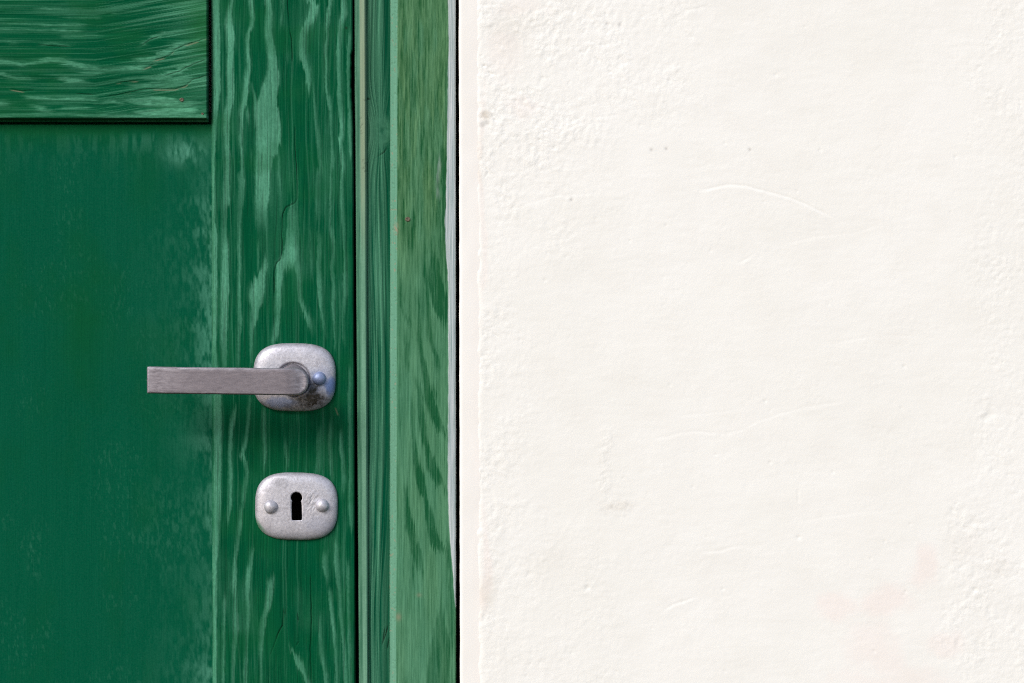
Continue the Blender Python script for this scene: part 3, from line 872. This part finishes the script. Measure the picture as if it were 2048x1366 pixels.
    ch = [
        [(215, 193), (245, 188), (270, 182), (290, 178), (350, 178), (370, 172), (384, 160), (416, 150)],
        [(232, 166), (245, 164), (277, 161)], [(285, 138), (305, 130), (312, 128)],
        [(305, 121), (325, 116), (340, 110), (350, 100), (370, 90), (416, 76)],
        [(20, 178), (45, 182), (72, 181)], [(150, 187), (190, 190)], [(330, 152), (360, 142), (375, 134), (416, 118)],
        [(280, 93), (300, 80), (325, 70)], [(75, 90), (140, 94)],
    ]
    cr = vcracks(y + 1.4 * (vnoise(x / 9, y / 30, 253) - 0.5), x, [[(b, a) for (a, b) in s] for s in ch], 0.8)
    cr2 = vcracks(y - 2.2, x, [[(b, a) for (a, b) in s] for s in ch[:5]], 0.9)
    lip = (x > RX0) * 0
    bare = np.clip(0.55 * cr2 * sstep(0.35, 0.6, vnoise(x / 22, y / 6, 255)) * (x > 0), 0, 1)
    pores = sstep(0.60, 0.80, fbm(x / 95, gy / 2.2, 258, 2))
    grime = np.clip(0.20 * pores * (0.4 + fade) + 0.32 * cr * (0.4 + 0.7 * vnoise(x / 16, y / 6, 257)), 0, 1)
    rip = fbm(x / 260, gy / 3.4, 259, 3, 0.6)
    # moulded edges: rounded nose, then a thin fillet below it
    db = RY1 - y
    dr = RX1 - x
    nose = lambda d: 0.0055 * np.clip(1 - (d - 4.0) / 5.5, 0, 1) ** 1.7 * (d >= 4.0) + (0.0062 + 0.0016 * np.clip(1 - d / 2.0, 0, 1)) * (d < 4.0)
    noser = lambda d: 0.0060 * np.clip(1 - (d - 1.5) / 2.6, 0, 1) ** 1.6 * (d >= 1.5) + 0.0075 * (d < 1.5)
    Y = -0.0040 + np.maximum(nose(db), noser(dr)) - 0.00025 * (fade - 0.3) - 0.00028 * (rip - 0.5) - 0.0001 * (fibh - 0.5) + 0.0006 * cr
    rail = sheet("rail", PX, PY, Y, 0.038, M_RAIL, door, {"fade": fade, "alt": alt, "bare": bare, "grime": grime})
    rail["label"] = "raised upper board with horizontal grain"
    nail("nail", 363.5, 199.5, 4.2, -0.0040, rail)
    nail("nail", 405.0, 227.5, 2.6, -0.0038, rail)

    # ---- flat lower panel
    nx, ny = 330, 420
    PX, PY = np.meshgrid(np.linspace(-170, 430, nx), np.concatenate([np.linspace(225, 285, 60), np.linspace(288, BOT, ny - 60)]))
    x, y = PX, PY
    n1 = fbm(x / 26, y / 60, 261, 4, 0.6)
    n2 = fbm(x / 5, y / 16, 263, 3, 0.6)
    n3 = fbm(x / 3.0, y / 9.0, 265, 2)
    reach = 30 + 46 * (fbm(x * 0 + 1, y / 110, 267, 3) - 0.4) + 22 * sstep(900, 1250, y)
    edge = np.exp(-np.maximum(422 - x, 0) / np.maximum(reach, 12))
    gaps = sstep(0.40, 0.62, fbm(x * 0 + 7, y / 95, 269, 3)) * 0.65 + 0.35
    fr = edge * gaps * sstep(0.36, 0.66, n1 * 0.5 + n2 * 0.5) * 1.0
    top = np.exp(-np.maximum(y - 268, 0) / 30.0) * sstep(258, 285, y) * sstep(0.42, 0.62, fbm(x / 9, y / 40, 271, 3)) * (0.35 + 0.5 * sstep(100, 350, x))
    cor = np.exp(-((x - 372) / 42) ** 2 - ((y - 303) / 26) ** 2) * (0.15 + 1.3 * sstep(0.34, 0.62, 0.6 * n1 + 0.4 * n2))
    sp = 0.25 * np.exp(-((x - 70) / 14) ** 2 - ((y - 1110) / 42) ** 2) * sstep(0.52, 0.72, n2)
    hand = 0.14 * np.exp(-((x - 345) / 60) ** 2 - ((y - 1060) / 120) ** 2) * sstep(0.5, 0.72, n2)
    speck = 0.10 * sstep(0.66, 0.80, n3) * sstep(0.45, 0.7, fbm(x / 90, y / 120, 273))
    fade = np.clip(np.maximum.reduce([0.62 * fr, 0.5 * top, 0.62 * cor, sp, hand, speck]) + 0.02, 0, 1)
    alt = np.clip(0.5 * np.exp(-((x - 190) / 80) ** 2 - ((y - 640) / 120) ** 2) + 0.9 * np.exp(-(y - 255) / 22.0) + 0.8 * (fbm(x / 70, y / 110, 275) - 0.5), 0, 0.7)
    Y = 0.0036 + 0.009 * (1 - sstep(244.5, 250.5, y)) - 0.00012 * fade + 0.0008 * (fbm(x / 260, y / 320, 277) - 0.5) - 0.00006 * (n3 - 0.5)
    sheet("panel", PX, PY, Y, 0.036, M_PANEL, door, {"fade": fade, "alt": alt, "bare": 0 * x, "grime": 0 * x})


build_door()


# ------------------------------------------------------------------ handle and keyhole plate
def superellipse(n, N, rot=0.0):
    a = np.linspace(0, 2 * np.pi, N, endpoint=False)
    c, s = np.cos(a), np.sin(a)
    r = (np.abs(c) ** n + np.abs(s) ** n) ** (-1.0 / n)
    return a, r * c, r * s


def plate(name, cx, cy, rx, ry, thick, parent, hole=None, sky_refl=(), grime=(), tilt=0.0, moat=None):
    """domed cast plate; hole is a closed outline in photograph pixels"""
    N = 168
    a, ux, uy = superellipse(3.0, N)
    ct, stt = math.cos(tilt), math.sin(tilt)
    ox = cx + rx * ux * ct - ry * uy * stt
    oy = cy + rx * ux * stt + ry * uy * ct
    rings = 30
    verts, faces = [], []
    bl, gr = [], []
    if hole is not None:
        hx, hy = [], []
        hc = (594.0, 1008.0)
        pts = np.array(hole, float)
        for k in range(N):
            ang = math.atan2(oy[k] - hc[1], ox[k] - hc[0])
            d = np.array([math.cos(ang), math.sin(ang)])
            best = 3.0
            for i in range(len(pts)):
                p, q = pts[i] - hc, pts[(i + 1) % len(pts)] - hc
                e = q - p
                den = d[0] * e[1] - d[1] * e[0]
                if abs(den) < 1e-9:
                    continue
                tt = (p[0] * e[1] - p[1] * e[0]) / den
                uu = (p[0] * d[1] - p[1] * d[0]) / den
                if tt > 0 and -1e-6 <= uu <= 1 + 1e-6:
                    best = max(best, tt)
            hx.append(hc[0] + d[0] * best)
            hy.append(hc[1] + d[1] * best)
        ix, iy = np.array(hx), np.array(hy)
    else:
        ix, iy = np.full(N, cx) + 0.02 * (ox - cx), np.full(N, cy) + 0.02 * (oy - cy)
    fr = np.concatenate([np.linspace(0, 0.72, 44), 0.72 + 0.28 * np.sin(np.linspace(0, np.pi / 2, 17))[1:]])
    for f in fr:
        px = ix + (ox - ix) * f
        py = iy + (oy - iy) * f
        lx = ((px - cx) * ct + (py - cy) * stt) / rx
        ly = (-(px - cx) * stt + (py - cy) * ct) / ry
        rr = np.clip((np.abs(lx) ** 3.0 + np.abs(ly) ** 3.0) ** (1 / 3.0), 0, 1)
        hgt = thick * (0.10 + 0.90 * np.clip(1 - rr ** 8.5, 0, 1) ** 0.62)
        hgt = hgt + 0.0006 * (1 - rr ** 2)
        if hole is not None:
            hgt = hgt + 0.0005 * (fbm((px + 0.5 * py) / 3.0, py / 7.0, 309, 2) - 0.5) * np.exp(-((px - 624) / 13) ** 2 - ((py - 1003) / 22) ** 2)
        hgt = hgt + 0.00018 * (fbm(px / 18, py / 18, 301) - 0.5) + 0.00008 * (fbm(px / 5, py / 5, 303, 2) - 0.5)
        if moat:
            md = np.sqrt((px - moat[0]) ** 2 + (py - moat[1]) ** 2)
            hgt = hgt - 0.0030 * np.exp(-((md - moat[2]) / 2.4) ** 2)
        if hole is not None and f < 0.02:
            hgt = hgt - 0.0003
        for k in range(N):
            verts.append(at(px[k], py[k], -hgt[k]))
        b = np.zeros(N)
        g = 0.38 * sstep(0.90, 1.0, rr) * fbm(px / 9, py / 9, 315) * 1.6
        for (bx, by, brx, bry, s) in sky_refl:
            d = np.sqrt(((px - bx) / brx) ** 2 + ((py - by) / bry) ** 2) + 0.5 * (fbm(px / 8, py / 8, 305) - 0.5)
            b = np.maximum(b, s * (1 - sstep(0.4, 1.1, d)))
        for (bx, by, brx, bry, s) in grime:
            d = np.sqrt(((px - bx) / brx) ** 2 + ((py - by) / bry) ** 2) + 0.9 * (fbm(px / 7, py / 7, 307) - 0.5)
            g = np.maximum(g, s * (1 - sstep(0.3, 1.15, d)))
        bl.extend(b)
        gr.extend(g)
    nr = len(fr)
    for j in range(nr - 1):
        for k in range(N):
            k2 = (k + 1) % N
            faces.append((j * N + k, j * N + k2, (j + 1) * N + k2, (j + 1) * N + k))
    # rim down into the paint
    base = len(verts)
    for k in range(N):
        verts.append(at(ox[k], oy[k], 0.0012))
        bl.append(0)
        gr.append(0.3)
    for k in range(N):
        k2 = (k + 1) % N
        faces.append(((nr - 1) * N + k, (nr - 1) * N + k2, base + k2, base + k))
    if hole is not None:
        b2 = len(verts)
        for k in range(N):
            verts.append(verts[k][:1] + (-0.0004,) + verts[k][2:])
            bl.append(0)
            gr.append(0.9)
        for k in range(N):
            k2 = (k + 1) % N
            faces.append((k2, k, b2 + k, b2 + k2))
    else:
        faces.append(tuple(range(N))[::-1])
    faces = [f[::-1] for f in faces]
    va = np.array(verts)
    vx = va[:, 0] / MPP + W / 2
    vy = -(va[:, 2] - ZC) / MPP + H / 2
    d = ((vx - cx) / rx) ** 2 + ((vy - cy) / ry) ** 2
    smear = (0.75 if hole is not None else 0.0) * np.exp(-((vx - 520) / 14) ** 2 - ((vy - 1048) / 26) ** 2) * sstep(0.95, 1.12, d)
    return new_mesh_object(name, verts, faces, M_PLATE, parent, {"sky_refl": bl, "grime": gr, "smear": smear})


def rivet(px, py, r, base, parent, sky_refl=0.0, squash=1.0):
    """domed rivet head standing on a plate"""
    N, R = 32, 10
    cx, _, cz = at(px, py, -base)
    verts, faces = [], []
    verts.append((cx, -base - 0.0033 * squash, cz))
    for j in range(1, R + 1):
        a = 0.5 * math.pi * j / R
        for k in range(N):
            t = 2 * math.pi * k / N
            rad = r * MPP * math.sin(a) * (1 + 0.03 * math.sin(3 * t + px))
            y = -base - 0.0033 * squash * math.cos(a) + (0.0012 if j == R else 0.0)
            verts.append((cx + rad * math.cos(t), y, cz + rad * math.sin(t)))
    for k in range(N):
        faces.append((0, 1 + k, 1 + (k + 1) % N))
    for j in range(R - 1):
        for k in range(N):
            a, b = 1 + j * N + k, 1 + j * N + (k + 1) % N
            faces.append((a, a + N, b + N, b))
    n = len(verts)
    return new_mesh_object("rivet", verts, faces, M_PLATE, parent, {"sky_refl": np.full(n, sky_refl), "grime": np.zeros(n)})


def build_hardware():
    # ---- lever
    Y0, Y1 = -0.0440, -0.0330
    # outline of the bar, clockwise from its lower left corner
    out = []

    def arc(cx, cy, rx, ry, a0, a1, n):
        for i in range(n + 1):
            a = math.radians(a0 + (a1 - a0) * i / n)
            out.append((cx + rx * math.cos(a), cy + ry * math.sin(a)))
    arc(297.5, 736.5, 3.5, 3.5, 180, 270, 5)            # upper left corner
    for i in range(1, 24):
        f = i / 24.0
        out.append((lerp(297.5, 588, f), lerp(733.0, 737.0, f) + 0.4 * (vnoise(np.array(f * 18), np.array(0.0), 311) - 0.5)))
    a = [math.radians(-90 + 180 * i / 28.0) for i in range(29)]
    for t in a:                                            # round end
        c, s = math.cos(t), math.sin(t)
        r = (abs(c) ** 2.3 + abs(s) ** 2.3) ** (-1 / 2.3)
        out.append((588 + 28.5 * r * c, 763.8 + 26.8 * r * s))
    for i in range(1, 24):
        f = i / 24.0
        out.append((lerp(588, 297.5, f), lerp(790.6, 787.0, f) + 0.5 * (vnoise(np.array(f * 18), np.array(5.0), 311) - 0.5)))
    arc(297.5, 783.5, 3.5, 3.5, 90, 180, 5)
    O = np.array(out)
    c = O.mean(0)
    n = len(O)
    # inward normals for the rounded front edge
    d = np.roll(O, -1, 0) - np.roll(O, 1, 0)
    nrm = np.stack([-d[:, 1], d[:, 0]], -1)
    nrm /= np.linalg.norm(nrm, axis=1)[:, None]
    if ((O + nrm - c) ** 2).sum() > ((O - nrm - c) ** 2).sum():
        nrm = -nrm
    endw = sstep(560, 612, O[:, 0])                        # the round end is softer than the bar's edges
    verts, faces = [], []
    prof = [(0.0, Y1), (0.0, -0.0400), (0.0, Y0 + 0.0022)]
    for i in range(1, 9):
        t = math.pi / 2 * i / 8
        prof.append(((1 - math.cos(t)), Y0 + 0.0022 * (1 - math.sin(t))))
    for (ins, yy) in prof:
        rad = 3.2 + 2.2 * endw
        P = O + nrm * (ins * rad)[:, None]
        for p, e in zip(P, endw):
            bend = 0.0026 * e ** 2 + 0.0008 * ((p[0] - 450) / 150) ** 2 * (p[0] < 450)
            verts.append(at(p[0], p[1], yy + bend))
    m = len(prof)
    for f in (0.25, 0.5, 0.75, 1.0):                      # face closes towards the bar's axis
        for p, e in zip(P, endw):
            yy = lerp(p[1], lerp(760.2, 763.8, (p[0] - 297) / 290.0), f)
            bend = 0.0026 * e ** 2 + 0.0008 * ((p[0] - 450) / 150) ** 2 * (p[0] < 450)
            verts.append(at(p[0], yy, Y0 + bend))
        m += 1
    for j in range(m - 1):
        for k in range(n):
            k2 = (k + 1) % n
            faces.append((j * n + k, j * n + k2, (j + 1) * n + k2, (j + 1) * n + k))
    faces.append(tuple(range(n))[::-1])
    me = bpy.data.meshes.new("door_handle")
    me.from_pydata(verts, [], faces)
    bm = bmesh.new()
    bm.from_mesh(me)
    bm.verts.ensure_lookup_table()
    bmesh.ops.remove_doubles(bm, verts=bm.verts[(m - 1) * n:], dist=0.00025)
    bmesh.ops.recalc_face_normals(bm, faces=bm.faces[:])
    big = [f for f in bm.faces if len(f.verts) > 6]
    for f in bm.faces:
        f.smooth = len(f.verts) <= 6
    bm.to_mesh(me)
    bm.free()
    nv = len(me.vertices)
    co = np.array([v.co[:] for v in me.vertices])
    lx = co[:, 0] / MPP / ((DIST + co[:, 1]) / DIST) + W / 2
    ly = -(co[:, 2] - ZC) / MPP / ((DIST + co[:, 1]) / DIST) + H / 2
    shine = np.maximum.reduce([0.45 * (1 - sstep(296, 400, lx)), 1.0 * sstep(575, 606, lx), 0.9 * (1 - sstep(735.5, 741, ly)), 0.25 * sstep(780, 788, ly)])  # highlights on the ends and long edges, painted into the lever's colour
    lever = finish("door_handle", me, M_LEVER, door, {"sky_refl": np.zeros(nv), "grime": np.zeros(nv), "shine": shine}, False)
    lever["label"] = "flat grey metal lever with round end"

    # ---- rosette behind it
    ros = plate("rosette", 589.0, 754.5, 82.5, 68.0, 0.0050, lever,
                sky_refl=[(560, 805, 46, 14, .55), (661, 772, 16, 24, .85), (640, 760, 30, 30, .3)],
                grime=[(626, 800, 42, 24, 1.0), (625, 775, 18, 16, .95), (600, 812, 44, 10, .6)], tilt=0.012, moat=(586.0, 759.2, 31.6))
    ros["label"] = "rounded silver backplate, stained at lower right"
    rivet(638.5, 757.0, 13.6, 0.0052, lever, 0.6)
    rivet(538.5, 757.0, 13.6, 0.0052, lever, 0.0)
    # ---- neck that carries the lever
    verts, faces = [], []
    N = 56
    prof = [(30.2, -0.0030), (30.0, -0.0074), (29.4, -0.0082), (28.4, -0.0086), (27.8, -0.0130), (27.2, -0.0230), (26.6, -0.0310), (26.2, -0.0345)]
    for (r, y) in prof:
        f = (-y - 0.0045) / 0.030
        px, py = lerp(586.0, 586.6, f), lerp(759.2, 763.6, f)
        cx, _, cz = at(px, py, y)
        for k in range(N):
            t = 2 * math.pi * k / N
            verts.append((cx + r * MPP * math.cos(t), y, cz + r * MPP * math.sin(t)))
    for j in range(len(prof) - 1):
        for k in range(N):
            a, b = j * N + k, j * N + (k + 1) % N
            faces.append((a, b, b + N, a + N))
    faces.append(tuple(range((len(prof) - 1) * N, len(prof) * N)))
    nv = len(verts)
    nk = new_mesh_object("neck", verts, faces, M_LEVER, lever, {"sky_refl": np.zeros(nv), "grime": np.zeros(nv)})

    # ---- keyhole plate
    hole = []
    kx, ky, kr = 593.0, 995.5, 11.4
    for i in range(33):
        a = math.radians(142 + (398 - 142) * i / 32.0)
        hole.append((kx + kr * math.cos(a), ky + kr * math.sin(a)))
    hole += [(602.6, 1004.5), (603.4, 1010), (604.2, 1038.5), (603.2, 1040.6), (584.6, 1041.0), (583.4, 1039), (582.8, 1010), (583.4, 1004.5)]
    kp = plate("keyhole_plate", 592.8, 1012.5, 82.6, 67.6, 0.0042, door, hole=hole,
               sky_refl=[(640, 1050, 40, 20, .10)], grime=[(560, 965, 24, 12, .28), (618, 1002, 10, 14, .22)], tilt=0.020)
    kp["label"] = "rounded silver plate with a keyhole"
    rivet(541.5, 1013.5, 13.8, 0.0044, kp)
    rivet(644.5, 1011.0, 13.4, 0.0044, kp)
    # ---- dark lock pocket behind the keyhole
    verts, faces = [], []
    x0, x1, y0, y1 = 576.0, 611.0, 975.0, 1049.0
    for yy in (0.0006, 0.034):
        for (px, py) in ((x0, y0), (x1, y0), (x1, y1), (x0, y1)):
            v = at(px, py, 0.0)
            verts.append((v[0], yy, v[2]))
    faces = [(0, 1, 5, 4), (1, 2, 6, 5), (2, 3, 7, 6), (3, 0, 4, 7), (4, 5, 6, 7)]
    new_mesh_object("lock_case", verts, faces, M_IRON, door, None, False)


build_hardware()
